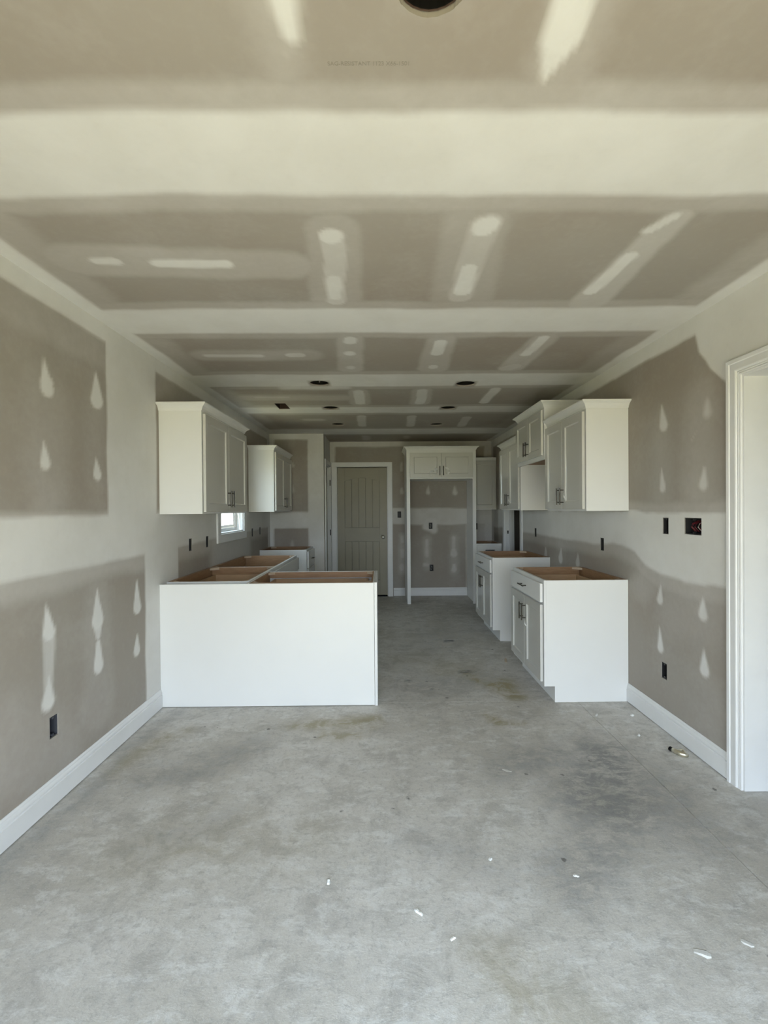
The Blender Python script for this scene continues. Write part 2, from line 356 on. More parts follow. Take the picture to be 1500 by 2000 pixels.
def mud_ceiling(u, v):
    wu, wv = warp(u, v); m = np.zeros_like(u)
    wav = .03*vnoise(u, v*.2, 2.2, 5)
    for lo, hi, amt in ((-1.2,-.85,1),(-.02,.32,1),(1.245,1.575,1),(2.462,2.795,1),(3.66,4.02,.95),(4.83,5.13,.9),(6.16,6.59,.85)):
        m = np.maximum(m, amt*ss(wv+wav, lo-.035, lo+.025)*(1-ss(wv+wav, hi-.025, hi+.035)))
        m = np.maximum(m, .28*ss(wv+wav, lo-.11, lo-.06)*(1-ss(wv+wav, hi+.06, hi+.11)))
    m = np.maximum(m, 1-ss(wu, XL+.075, XL+.115)); m = np.maximum(m, ss(wu, XR-.105, XR-.065))
    m = np.maximum(m, .22*(1-ss(wu, XL+.2, XL+.3))); m = np.maximum(m, .2*ss(wu, XR-.3, XR-.2))
    m = np.maximum(m, .5*ss(v, YB-.1, YB-.04))
    m = np.maximum(m, .75*rect(wu, wv, -.9, -.25, 3.9, 4.12, .05))
    return smears(wu, wv, MUD_C, m)
def mud_left(u, v):
    wu, wv = warp(u, v, .012); m = ss(wv, 2.355, 2.385)
    m = np.maximum(m, rect(wu, wv, 2.66, 3.245, 1.2, 2.6, .012))
    m = np.maximum(m, rect(wu, wv, 3.07, 3.57, -.2, 1.3, .012))
    slope = .012*(u-2.5)
    m = np.maximum(m, ss(wv-slope, 1.075, 1.125)*(1-ss(wv, 1.365, 1.392)))
    m = np.maximum(m, .35*ss(wv-slope-.05*vnoise(u, v, 2, 9), .96, 1.05)*(1-ss(wv, 1.38, 1.42)))
    m = np.maximum(m, .18*ss(wv-.12*vnoise(u, v, 2.5, 8), 2.13, 2.22))
    m = np.maximum(m, .9*ss(wu, 6.38, 6.42)); m = np.maximum(m, .5*rect(wu, wv, 4.25, 5.55, .7, 1.4, .1))
    return smears(wu, wv, MUD_L, m)
def mud_right(u, v):
    wu, wv = warp(u, v, .016); m = ss(wv, 2.352, 2.380)
    edge = np.interp(wv, [1.99, 2.04, 2.14, 2.25, 2.36], [2.30, 2.365, 2.47, 2.55, 2.58])
    m = np.maximum(m, (1-ss(wu-edge, -.012, .012))*ss(wv, 2.02, 2.06))
    low = np.interp(wu, [1.0, 2.36, 2.48, 2.66, 2.91, 3.07, 3.2, 3.5, 4.0, 5.0], [.97, .972, .967, .95, .969, 1.0, 1.08, 1.12, 1.08, 1.09]) + .02*vnoise(u, v, 3, 6)
    m = np.maximum(m, ss(wv-low, -.02, .03)*(1-ss(wv-.03*vnoise(u, v, 5, 7), 1.355, 1.385)))
    m = np.maximum(m, .3*ss(wv-low, -.13, -.05)*(1-ss(wv, 1.40, 1.46)))
    m = np.maximum(m, .9*ss(wu, 7.2, 7.25)); m = np.maximum(m, .8*rect(wu, wv, 2.2, 2.42, 1.4, 1.99, .03)*0)
    return smears(wu, wv, MUD_R, m)
def mud_back(u, v):
    wu, wv = warp(u, v, .016); m = ss(wv, 2.375, 2.40)
    m = np.maximum(m, 1-ss(wu, -.735, -.71)); m = np.maximum(m, ss(wu, 1.64, 1.67))
    m = np.maximum(m, ss(wv+.03*vnoise(u, v, 3, 6), 1.135, 1.16)*(1-ss(wv, 1.39, 1.41)))
    m = np.maximum(m, .7*ss(wu, 1.33, 1.36)*(1-ss(wv, 1.0, 1.5)))
    m = np.where(u > .15, m*.62, m*.75)
    return smears(wu, wv, MUD_B, m)
def mud_pantry(u, v):
    wu, wv = warp(u, v, .012); m = np.ones_like(u)*.95
    m = m*(1-.95*rect(wu, wv, -1.506, -1.03, 1.36, 2.39, .014))
    m = m*(1-.95*rect(wu, wv, -1.517, -1.03, .2, 1.133, .014))
    return smears(wu, wv, MUD_P, m)
flat_mud = lambda a: {'mud': lambda u, v: np.full_like(u, a)}

# ------------------------------------------------------------------ room shell
def floor_attr_stain(u, v):
    wu, wv = warp(u, v, .12); m = np.zeros_like(u)
    for s in ((1.25,2.55,.22,1.05,2.15,.28,.18,.60),(1.0,2.0,.18,.72,1.72,.12,.14,.45),(.62,2.45,.1,.95,2.6,.12,.10,.4),(1.45,2.35,.1,1.3,1.9,.1,.1,.35),(-1.2,2.4,.08,-.7,2.7,.12,.12,.35),(-1.0,1.95,.07,-.7,2.05,.06,.07,.25),(.3,3.6,.25,.8,3.75,.2,.2,.30),(.25,4.2,.2,.7,5.2,.3,.3,.22),(-1.45,3.2,.02,-1.5,1.7,.05,.06,.4),(.1,1.95,.06,.4,1.75,.08,.08,.22)):
        a = s[-1]; m = np.maximum(m, a*stroke(wu, wv, *s[:-1]))
    for cx, cy, r in ((.706,4.84,.035),(.715,3.925,.04),(.58,4.84,.012),(.2,3.72,.02),(.38,3.55,.018),(.62,3.5,.014)):
        m = np.maximum(m, 1.0*stroke(u, v, cx-r*.5, cy, r, cx+r*.5, cy, r, .012))
    return m
def floor_attr_yellow(u, v):
    wu, wv = warp(u, v, .10); m = np.zeros_like(u)
    for s in ((.70,3.86,.02,.85,3.66,.03,.03,.8),(.92,3.62,.12,1.02,3.42,.08,.06,.75),(.68,3.13,.02,.78,3.02,.03,.03,.9),(.8,3.0,.03,.92,2.98,.03,.03,.7),(-.55,2.95,.06,-.1,3.05,.08,.06,.65),(-.35,2.82,.05,-.2,2.86,.05,.05,.6),(-1.3,2.9,.07,-1.45,2.5,.05,.06,.4),(-.9,1.85,.03,-.7,1.9,.03,.04,.4),(.35,1.35,.12,.5,1.25,.1,.1,.3),(-1.0,1.9,.2,-.4,1.95,.2,.2,.18),(.3,4.3,.2,.6,4.0,.2,.2,.25)):
        a = s[-1]; m = np.maximum(m, a*stroke(wu, wv, *s[:-1]))
    return m
G = .0016
floor = surface('floor', lambda u, v, d: (u, v, -d), (XL-.14, XR+.14), (YR-.14, YB+.14), .035,
    [(1.405-G, 1.405+G, YR-.14, YB+.14, .005), (XL-.14, 1.405-G, 3.315-G, 3.315+G, .005)], [], .15,
    {'stain': floor_attr_stain, 'yellow': floor_attr_yellow}, CONC)
ceiling = surface('ceiling', lambda u, v, d: (u, v, HC+d), (XL-.14, XR+.14), (YR-.14, YB+.14), .014,
    [(*DUCTH, .16)], [(x, y, .083, .15) for x, y in CANS], .22, {'mud': mud_ceiling}, DRY, coarse_to=.84)
wall_left = surface('wall_left', lambda u, v, d: (XL-d, u, v), (.90, YP), (0, HC), .014,
    bh(BOX_L) + [(*WIN, None)], [], .13, {'mud': mud_left}, DRY, coarse_to=1.7)
OP1 = (1.30, 2.252, 0, 2.05); OP2 = (5.81, 6.57, 0, 2.05)
wall_right = surface('wall_right', lambda u, v, d: (XR+d, u, v), (.90, YB), (0, HC), .014,
    bh(BOX_R) + [(GANG_R[0]-.071, GANG_R[0]+.071, GANG_R[1]-.048, GANG_R[1]+.048, .08), (*OP1, None), (*OP2, None)], [], .125, {'mud': mud_right}, DRY, coarse_to=1.1)
D1 = (-.718, .118, 0, 2.075)
wall_back = surface('wall_back', lambda u, v, d: (u, YB+d, v), (XP-.14, XR+.14), (0, HC), .02, bh(BOX_B) + [(*D1, None)], [], .13, {'mud': mud_back}, DRY)
wall_front = surface('wall_pantry_front', lambda u, v, d: (u, YP+d, v), (XL-.13, XP), (0, HC), .02, [], [], .10, {'mud': mud_pantry}, DRY)
D2 = (6.672, 7.282, 0, 2.075)
wall_side = surface('wall_pantry_side', lambda u, v, d: (XP-d, u, v), (YP+.1, YB), (0, HC), .02, [(*D2, None)], [], .10, flat_mud(.85), DRY)
RD = (-1.35, 1.6, 0, 2.0)
wall_rear = surface('wall_rear', lambda u, v, d: (u, YR-d, v), (-4.3, 4.3), (0, HC), .10, [(*RD, None)], [], .13, flat_mud(.6), DRY)
# unseen side wings added behind the camera, bare board, to cut bounced light
for nm, X0, X1 in (('left', -4.3, XL-.13), ('right', XR+.125, 4.3)):
    xo = X0-.1 if nm == 'left' else X1
    b = MB(); b.box(X0, X1, .90, 1.0, 0, HC); b.box(xo, xo+.1, YR-.13, 1.0, 0, HC); struct(b.build('wall_added_wing_'+nm, DRY))
    fx = (X0-.1, XL-.1405) if nm == 'left' else (XR+.1405, X1+.1)
    b = MB(); b.box(*fx, YR-.13, 1.0, HC+.0005, HC+.2); struct(b.build('ceiling_added_wing_'+nm, DRY))
    b = MB(); b.box(*fx, YR-.13, .899, -.15, -.0005); struct(b.build('floor_added_wing_'+nm, CONC))
# the unlit rooms behind the two openings in the right wall
b = MB()
x0, x1 = XR+.13, 3.6
b.box(x1, x1+.1, 1.0, 4.4, 0, HC); b.box(x0, x1, 4.4, 4.5, 0, HC)
b.box(x0+.02, x1+.1, .9, 4.5, HC, HC+.15); b.box(x0+.02, x1+.1, .9, 4.5, -.15, -.001)
struct(b.build('wall_side_room', DRY))
b = MB(); x1 = 3.0
b.box(x1, x1+.1, 5.3, 7.3, 0, HC); b.box(x0, x1, 5.2, 5.3, 0, HC); b.box(x0, x1, 7.3, 7.4, 0, HC)
b.box(x0, x1+.1, 5.2, 7.4, HC, HC+.15); b.box(x0+.02, x1+.1, 5.2, 7.4, -.15, -.001)
struct(b.build('wall_closet', DRY))
b = MB()
b.box(XL-.1, XP-.11, YB+.02, YB+.1, 0, HC); b.box(XL-.14, XL-.02, YP+.1, YB+.1, 0, HC)
b.box(D1[0]-.1, D1[1]+.1, YB+.16, YB+.24, 0, HC)
struct(b.build('wall_pantry_rear', DRY))

# stamp printed on the raw board of the ceiling
fc = bpy.data.curves.new('ceiling_stamp', 'FONT'); fc.body = 'SAG-RESISTANT 1123 X66-1501'; fc.size = .0145; fc.extrude = .0001; fc.align_x = 'CENTER'
to = bpy.data.objects.new('tmp', fc); C.objects.link(to); bpy.context.view_layer.update()
me = bpy.data.meshes.new_from_object(to.evaluated_get(bpy.context.evaluated_depsgraph_get())); bpy.data.objects.remove(to)
me.materials.clear(); me.materials.append(INK)
so = bpy.data.objects.new('printed_lettering', me); C.objects.link(so); so.location = (-.021, 1.117, HC-.0006); so.rotation_euler = (math.pi, 0, 0); so.parent = ceiling
so['label'] = 'faint grey print on the bare board'

# ------------------------------------------------------------------ trim
def casing(name, P, u0, u1, ztop, prof, material, parent=None, zbot=0.0, sill=False):
    """mitred casing round an opening; P(u, z, out) gives the point out in front of the wall face."""
    bm = MB(); rows = []
    for d, t in prof:
        row = [P(u0-d, zbot, t), P(u0-d, ztop+d, t), P(u1+d, ztop+d, t), P(u1+d, zbot, t)]
        if sill: row[0] = P(u0-d, zbot-d, t); row[3] = P(u1+d, zbot-d, t)
        rows.append([bm.bm.verts.new(p) for p in row])
    k = len(rows)
    for i in range(k):
        A, B = rows[i], rows[(i+1) % k]
        for j in range(4 if sill else 3): bm.bm.faces.new((A[j], A[(j+1) % 4], B[(j+1) % 4], B[j]))
    if not sill:
        bm.bm.faces.new([r[0] for r in rows]); bm.bm.faces.new([r[3] for r in rows][::-1])
    return bm.build(name, material, parent)
COL = [(.004,.0004),(.004,.009),(.010,.011),(.016,.008),(.019,.011),(.026,.009),(.029,.014),(.034,.016),(.066,.015),(.070,.019),(.086,.020),(.090,.016),(.090,.0004)]
FLATC = [(.005,.0004),(.005,.016),(.009,.018),(.074,.018),(.078,.015),(.078,.0004)]
PR = lambda u, z, t: (XR-t, u, z)
PLf = lambda u, z, t: (XL+t, u, z)
def jamb(name, kind, a0, a1, ztop, c0, c1, parent, t=.018, gap=.001):
    b = MB()                # lining of an opening: kind 'x' = opening in a wall facing x
    def bx(u0, u1, z0, z1):
        (b.box(c0, c1, u0, u1, z0, z1) if kind == 'x' else b.box(u0, u1, c0, c1, z0, z1))
    bx(a0+gap, a0+gap+t, .002, ztop-gap); bx(a1-gap-t, a1-gap, .002, ztop-gap); bx(a0+gap+t, a1-gap-t, ztop-gap-t, ztop-gap)
    return b.build(name, TRIM, parent)
t1 = casing('trim_1', PR, OP1[0]+.012, OP1[1]-.012, OP1[3]-.012, COL, TRIM); struct(t1, 'white moulded casing round the open doorway in the right wall')
jamb('jamb', 'x', OP1[0], OP1[1], OP1[3], XR-.001, XR+.127, t1)
t2 = casing('trim_2', PR, OP2[0]+.012, OP2[1]-.012, OP2[3]-.012, FLATC, TRIM); struct(t2, 'white casing of the dark closet doorway beyond the right hand cabinets')
jamb('jamb', 'x', OP2[0], OP2[1], OP2[3], XR-.001, XR+.127, t2)
b = MB(); b.box(XR+.05, XR+.085, OP2[1]-.036, OP2[1]-.0195, .01, OP2[3]-.03); b.build('door_stop', TRIM, t2)
b = MB(); b.box(XR+.028, XR+.044, OP2[1]-.021, OP2[1]-.0192, 1.03, 1.075); b.build('strike_plate', BLACK, t2)

def baseboard(name, axis, c, sgn, a0, a1, h=.134, lift=.006):
    prof = [(0, lift), (.0145, lift), (.0150, .092), (.0100, .095), (.0100, .099), (.0130, .103), (.0120, .111), (.0080, .120), (.0080, .124), (.0055, .130), (.003, h), (0, h)]
    b = MB()
    if axis == 'y': b.prism([(c+sgn*(d+.0004), z) for d, z in prof], 1, a0, a1)      # runs along y
    else: b.prism([(c+sgn*(d+.0004), z) for d, z in prof], 0, a0, a1)
    return struct(b.build(name, TRIM))
baseboard('baseboard_left', 'y', XL, 1, .91, 3.263)
baseboard('baseboard_right', 'y', XR, -1, 2.332, 3.290)
baseboard('baseboard_back', 'x', YB, -1, .193, .374)
baseboard('baseboard_alcove', 'x', YB, -1, .402, 1.366)

# ------------------------------------------------------------------ handles
def handle(parent, x, y, z, L, vertical=True, r=.0055, off=.030):
    b = MB(); h = L/2
    e = (lambda t: (x, y-off, z+t)) if vertical else (lambda t: (x+t, y-off, z))
    f = (lambda t: (x, y+.001, z+t)) if vertical else (lambda t: (x+t, y+.001, z))
    b.tube([e(-h), e(h)], r, 10)
    for t in (-h*.72, h*.72): b.tube([f(t), e(t)], r*.8, 8)
    return b.build('handle', NICKEL, parent, smooth=False)
def slab(name, x0, x1, z0, z1, parent, m, shaker=.058, y0=-.0250, y1=-.0060):
    b = MB(); B = b.bm
    def ring(i, y): return [B.verts.new(p) for p in ((x0+i, y, z0+i), (x1-i, y, z0+i), (x1-i, y, z1-i), (x0+i, y, z1-i))]
    bk = ring(0, y1); fr0 = ring(0, y0+.0015); fr = ring(.0015, y0)
    seq = [bk, fr0, fr]
    if shaker: seq += [ring(shaker, y0), ring(shaker+.002, y0+.003), ring(shaker+.008, y0+.009)]
    for A, Q in zip(seq, seq[1:]):
        for k in range(4): B.faces.new((A[k], A[(k+1) % 4], Q[(k+1) % 4], Q[k]))
    B.faces.new(bk[::-1]); B.faces.new(seq[-1])
    return b.build(name, m, parent)
def film_curl(parent, x, y, z, s=1.0, n=7, sway=1):
    b = MB(); B = b.bm; prev = None
    for i in range(n+1):
        t = i/n; a = 2.6*t
        c = (x + sway*s*.05*math.sin(a)+random.uniform(-.003, .003)*s, y-.004-.018*s*math.sin(math.pi*t)*(.6+.4*math.sin(5*t)), z + s*.07*(1-math.cos(a))/2*-1)
        w = s*(.009+.006*math.sin(7*t))
        q = [B.verts.new((c[0]-w*.3, c[1], c[2]+w)), B.verts.new((c[0]+w*.3, c[1]-.004*s, c[2]-w))]
        if prev: B.faces.new((prev[0], prev[1], q[1], q[0]))
        prev = q
    o = b.build('film_curl', CLEAR, parent); sm = o.modifiers.new('s', 'SOLIDIFY'); sm.thickness = .0006; o['label'] = 'loose curl of protective film'
    return o

CROWN = [(0, 0), (.004, 0), (.006, .006), (.010, .016), (.020, .030), (.034, .040), (.040, .043), (.042, .046), (.042, .054), (0, .054)]
def crown(parent, Wd, D, z, left=True, right=True, m=None):
    b = MB(); rows = []
    for o, h in CROWN:
        pts = []
        if left: pts += [(-o, D, z+h), (-o, -o, z+h)]
        else: pts += [(0, -o, z+h)]
        if right: pts += [(Wd+o, -o, z+h), (Wd+o, D, z+h)]
        else: pts += [(Wd, -o, z+h)]
        rows.append([b.bm.verts.new(p) for p in pts])
    k = len(rows); n = len(rows[0])
    for i in range(k):
        A, Q = rows[i], rows[(i+1) % k]
        for j in range(n-1): b.bm.faces.new((A[j], A[j+1], Q[j+1], Q[j]))
    b.bm.faces.new([r[0] for r in rows]); b.bm.faces.new([r[-1] for r in rows][::-1])
    return b.build('crown_moulding', m or WHITE, parent)

def base_cabinet(loc, rz, Wd, label, D=.606, drawers=1, doors=2, drawer_box=True, pull=True, group='base cabinets', curls=False, skins=(1, 1), blind=0.0):
    r = empty('base_cabinet', loc, rz); tag(r, label, 'cabinet', group)
    H, T, tk = BH, .018, .114
    b = MB()                                                    # plywood box, open at the top
    for x in (.0095, Wd-.0095-.0095): b.box(x, x+.0095, .0195, D-.006, tk, H)
    b.box(.019, Wd-.019, D-.012, D-.0005, tk, H-.001)
    b.box(.019, Wd-.019, .0195, D-.013, tk+.004, tk+.018)
    b.box(.0195, Wd-.0195, D-.031, D-.0125, H-.10, H)          # nailer
    b.box(.0195, Wd-.0195, .0195, .034, .826, H-.003)            # front stretcher behind the face frame
    b.build('carcass', WOOD, r)
    for i, x in enumerate((0, Wd-.009)):
        b = MB(); b.prism([(.0195, tk), (.076, tk), (.076, 0), (D-.0005, 0), (D-.0005, H-.0004), (.0195, H-.0004)], 0, x, x+.009); b.build('side_panel', WHITE, r)
    for x, y in ((.0195, D-.095), (Wd-.0195, D-.095), (.0195, .0195), (Wd-.0195, .0195)):
        s = 1 if x < .1 else -1
        b = MB(); b.prism([(x, y), (x+s*.06, y), (x, y+.06)] if y < .1 else [(x, y+.0635), (x+s*.06, y+.0635), (x, y)], 2, H-.02, H-.002); b.build('corner_block', WOODL, r)
    b = MB(); st = .040                                          # face frame
    zf = .0
    dz = H-.024-.134 if drawers == 1 else None
    b.box(0, st, 0, .019, tk, H); b.box(Wd-st, Wd, 0, .019, tk, H)
    b.box(st, Wd-st, 0, .019, H-.036, H); b.box(st, Wd-st, 0, .019, tk, tk+.036)
    if drawers == 1: b.box(st, Wd-st, 0, .019, .690, .726)
    b.build('face_frame', WHITE, r)
    b = MB(); b.box(.0095, Wd-.0095, .0765, .088, .002, tk-.0005); b.build('toe_kick', WHITE, r)
    e = .010
    if drawers == 1:
        if drawer_box:
            b = MB(); x0_, x1_, y1_ = .055, Wd-.055, .54
            zt = .815
            b.box(x0_, x0_+.014, .0, y1_, .725, zt); b.box(x1_-.014, x1_, .0, y1_, .725, zt); b.box(x0_+.014, x1_-.014, y1_-.014, y1_, .725, zt); b.box(x0_+.014, x1_-.014, 0, .014, .725, zt); b.box(x0_+.014, x1_-.014, .014, y1_-.014, .730, .737)
            b.build('drawer_box', WOODM, r)
        df = slab('drawer_front', e+blind, Wd-e, .718, .852, r, WHITE, shaker=0)
        if pull: handle(df, (Wd+blind)/2, -.0250, .785, .135, False)
        n = doors; ztop = .700
    elif drawers >= 3:
        zs = [(.147, .385), (.395, .625), (.635, .852)]
        for z0, z1 in zs:
            df = slab('drawer_front', e, Wd-e, z0, z1, r, WHITE, shaker=0); handle(df, Wd/2, -.0250, (z0+z1)/2, .135, False)
        n = 0
    else: n = doors; ztop = .852
    for i in range(n):
        w = (Wd-2*e-blind-.004*(n-1))/n; x = e+blind+i*(w+.004)
        d = slab('door', x, x+w, .147, ztop, r, FILM)
        hx = x+w-.030 if (i == 0 and n == 2) else x+.030
        handle(d, hx, -.0250, ztop-.125, .135)
        if curls and i == 1: film_curl(d, hx+.012, -.0260, ztop-.19, .8)
    return r
def wall_cabinet(loc, rz, Wd, label, H, D=.303, doors=2, cr=(True, True), crz=None, group='wall cabinets', body=WHITE, wood_under=False, curls=(), hz=.115, pull=True, crown_on=True):
    r = empty('wall_cabinet', loc, rz); tag(r, label, 'cabinet', group)
    b = MB(); b.box(0, Wd, .0, D, 0, H, .0008); b.build('body', body, r)
    if wood_under:
        b = MB(); b.box(.02, Wd-.02, .021, D-.004, -.0012, -.0002); b.build('underside', WOOD, r)
        b = MB(); b.box(0, Wd, 0, .020, -.022, -.0004); b.build('bottom_rail', body, r)
    e = .010
    for i in range(doors):
        w = (Wd-2*e-.004*(doors-1))/doors; x = e+i*(w+.004)
        d = slab('door', x, x+w, .014, H-.050, r, FILM)
        if pull:
            hx = x+w-.030 if (i == 0 and doors == 2) else x+.030
            handle(d, hx, -.0250, hz, .135)
            if i in curls: film_curl(d, hx+(.02 if i else -.10), -.0260, hz+.02, 1.0)
    if crown_on: crown(r, Wd, D, H-.028, *cr)
    return r

# ------------------------------------------------------------------ cabinets on the right
RW = -math.pi/2; LW = math.pi/2
XBF = XR-.0005-.606; XUF = XR-.0005-.303
base_cabinet((XBF, 4.054, 0), RW, .7614, 'white base cabinet open on top, nearest to the doorway on the right wall', curls=True)
base_cabinet((XBF, 5.580, 0), RW, .7614, 'white base cabinet open on top, second along the right wall past the stove gap')
wall_cabinet((XUF, 4.045, UZ), RW, .765, 'white wall cabinet with bright end panel, nearest the doorway on the right wall', .762, cr=(False, True), curls=(1,))
wall_cabinet((XR-.0005-.330, 4.8245, 1.846), RW, .7780, 'short raised wall cabinet above the stove gap on the right wall', .462, D=.330, wood_under=True, hz=.11)
wall_cabinet((XUF, 5.600, UZ), RW, .7740, 'white wall cabinet beyond the short raised one on the right wall', .762, cr=(True, False), curls=(1,))
# back right corner
base_cabinet((1.3935, 6.742, 0), 0, .375, 'narrow base cabinet in the far corner right of the refrigerator recess', doors=1, drawer_box=True)
wall_cabinet((1.3935, 7.048, UZ), 0, .375, 'narrow single door wall cabinet in the far corner right of the refrigerator recess', .800, doors=1, crown_on=False, pull=False)
# ------------------------------------------------------------------ cabinets on the left
XBL = XL+.0005+.606; XUL = XL+.0005+.303
base_cabinet((XBL, 3.375, 0), LW, .847, 'open topped base cabinet against the left wall behind the peninsula panel', doors=1, blind=.56)
base_cabinet((XBL, 4.226, 0), LW, 1.040, 'open topped sink base under the kitchen window on the left wall', drawer_box=False, pull=False)
base_cabinet((XBL, 5.960, 0), LW, .560, 'white drawer base with three pulls against the pantry wall', drawers=3)
wall_cabinet((XUL, 3.280, UZ), LW, 1.022, 'white wall cabinet nearest on the left wall above the peninsula', .762, cr=(True, True))
wall_cabinet((XUL, 5.484, UZ), LW, .985, 'white wall cabinet past the window on the left wall', .762, cr=(True, False))
# peninsula: its cabinet faces the kitchen, its finished back faces the dining side
pen = base_cabinet((-.054, 3.890, 0), math.pi, .900, 'peninsula base cabinet behind the large plain white panel, its open top showing bare wood', D=.602)
b = MB(); b.box(XL+.0006, -.0545, 3.268, 3.286, .004, BH-.002, .0008)
tag(b.build('back_panel', WHITE), 'large plain white panel closing the dining side of the peninsula', 'panel')
b = MB(); b.box(-.021, -.0015, 0, .624, 0, BH+.001, .0008); b.build('end_panel', WHITE, pen)
b = MB(); b.box(.9005, .9105, .02, .602, .12, BH-.002); b.build('filler_strip', WOODL, pen)

# ------------------------------------------------------------------ refrigerator surround
fr = empty('refrigerator_surround', (.377, 6.720, 0)); tag(fr, 'tall white refrigerator surround with two door cabinet over an empty recess', 'cabinet')
FW, FD, FT = 1.013, .630, 2.268
for x0_, x1_, xs in ((0, .020, 0), (FW-.020, FW, FW-.050)):
    b = MB(); b.box(x0_, x1_, .0195, FD, 0, FT-.02); b.box(xs, xs+.050, 0, .019, 0, FT-.02, .0008); b.build('side_panel', WHITE, fr)
b = MB(); b.box(.0205, FW-.0250, .0195, FD, 1.830, FT-.02); b.box(.0505, FW-.0505, 0, .0194, 1.830, FT-.02); b.build('cabinet_box', WHITE, fr)
dw = (FW-.1-.006)/2
for i in range(2):
    x = .050+i*(dw+.006)
    d = slab('door', x, x+dw, 1.846, FT-.062, fr, FILM); handle(d, x+dw-.024 if i == 0 else x+.024, -.0250, 1.945, .135)
    film_curl(d, x+dw-.05 if i == 0 else x+.05, -.0260, 1.985 if i else 1.97, 1.3, sway=-1 if i == 0 else 1)
    if i == 0: film_curl(d, x+dw-.12, -.0260, 1.94, 1.0, sway=-1)
crown(fr, FW, FD, FT-.02)

# ------------------------------------------------------------------ doors
def plank_door(name, loc, rz, Wd, H, label, planks=5, knob=True, hinges=0):
    r = empty(name, loc, rz); struct(r, label)
    st = .118; zb, zl0, zl1, zt = .235, .86, 1.075, H-.155           # bottom rail, lock rail, top rail
    b = MB()
    for x0_, x1_ in ((0, st), (Wd-st, Wd)): b.box(x0_, x1_, 0, .035, .0, H, .001)
    b.box(st, Wd-st, .0, .035, 0, zb, .001); b.box(st, Wd-st, 0, .035, zl0, zl1, .001)
    n = 16; arc = [(st+(Wd-2*st)*i/n, zt-.055+.055*math.sin(math.pi*i/n)) for i in range(n+1)]
    b.prism([(x, z) for x, z in arc]+[(Wd-st, H), (st, H)], 1, 0, .035)
    b.build('door_frame', DOORP, r)
    pw = (Wd-2*st)/planks
    for z0, z1 in ((zb, zl0), (zl1, H-.16)):
        for k in range(planks):
            x = st+k*pw
            if z0 < .5: b = MB().box(x+.003, x+pw-.003, .010, .028, z0+.004, z1-.004, .002)
            else:
                top = min(zt-.055+.055*math.sin(math.pi*k/planks), zt-.055+.055*math.sin(math.pi*(k+1)/planks))+.02
                b = MB().box(x+.003, x+pw-.003, .010, .028, z0+.004, top, .002)
            b.build('plank', DOORP, r)
        b = MB().box(st, Wd-st, .028, .033, z0, z1); b.build('panel_backing', DOORP, r)
    if knob:
        b = MB(); b.lathe([(.001, -.066), (.016, -.065), (.026, -.056), (.027, -.046), (.018, -.034), (.010, -.026), (.010, -.010), (.030, -.006), (.032, -.0005)], (Wd-.065, 0, .925), 20, 'y')
        b.build('knob', KNOB, r, True)
    return r
DW = D1[1]-D1[0]-.046
door1 = plank_door('door_1', (D1[0]+.023, YB+.014, .022), 0, DW, 2.028, 'beige arch topped plank door with a round knob in the back wall')
cas = casing('casing', lambda u, z, t: (u-door1.location.x, -t-.014, z-.022), D1[0]+.012, D1[1]-.012, D1[3]-.012, FLATC, TRIM, door1)
b = MB()
for u in ((D1[0]+.001, D1[0]+.019), (D1[1]-.019, D1[1]-.001)): b.box(u[0]-door1.location.x, u[1]-door1.location.x, -.013, .115, -.02, D1[3]-.024)
b.box(D1[0]+.001-door1.location.x, D1[1]-.001-door1.location.x, -.013, .115, D1[3]-.0235, D1[3]-.0055-.022+.02)
b.build('jamb', TRIM, door1)
b = MB(); b.box(.0, DW, -.02, .10, -.0260, -.004, .002); b.build('threshold', BLACK, door1)
for z in (.25, 1.0, 1.78):
    b = MB(); b.tube([(-.004, -.006, z-.045), (-.004, -.006, z+.045)], .006, 8); b.build('hinge', KNOB, door1)
# pantry door in the short side wall, seen nearly edge-on
door2 = plank_door('door_2', (XP-.040, D2[0]+.022, .012), math.pi/2, D2[1]-D2[0]-.044, 2.030, 'closed pantry door seen nearly edge on with hinges', knob=False)
d2l = lambda u, z, t: (u-(D2[0]+.022), -.040-t, z-.012)
casing('casing', d2l, D2[0]+.012, D2[1]-.012, D2[3]-.012, [(d*.80, t) for d, t in FLATC], TRIM, door2)
b = MB(); L2 = D2[1]-D2[0]
for a in ((-.021, -.003), (L2-.041, L2-.0235)): b.box(a[0], a[1], -.039, .058, -.010, D2[3]-.016)
b.box(-.003, L2-.041, -.039, .058, D2[3]-.034, D2[3]-.016); b.build('jamb', TRIM, door2)
for z in (.25, 1.02, 1.80):
    b = MB(); b.tube([(L2-.043, -.046, z-.045), (L2-.043, -.046, z+.045)], .007, 8); b.build('hinge', BLACK, door2)

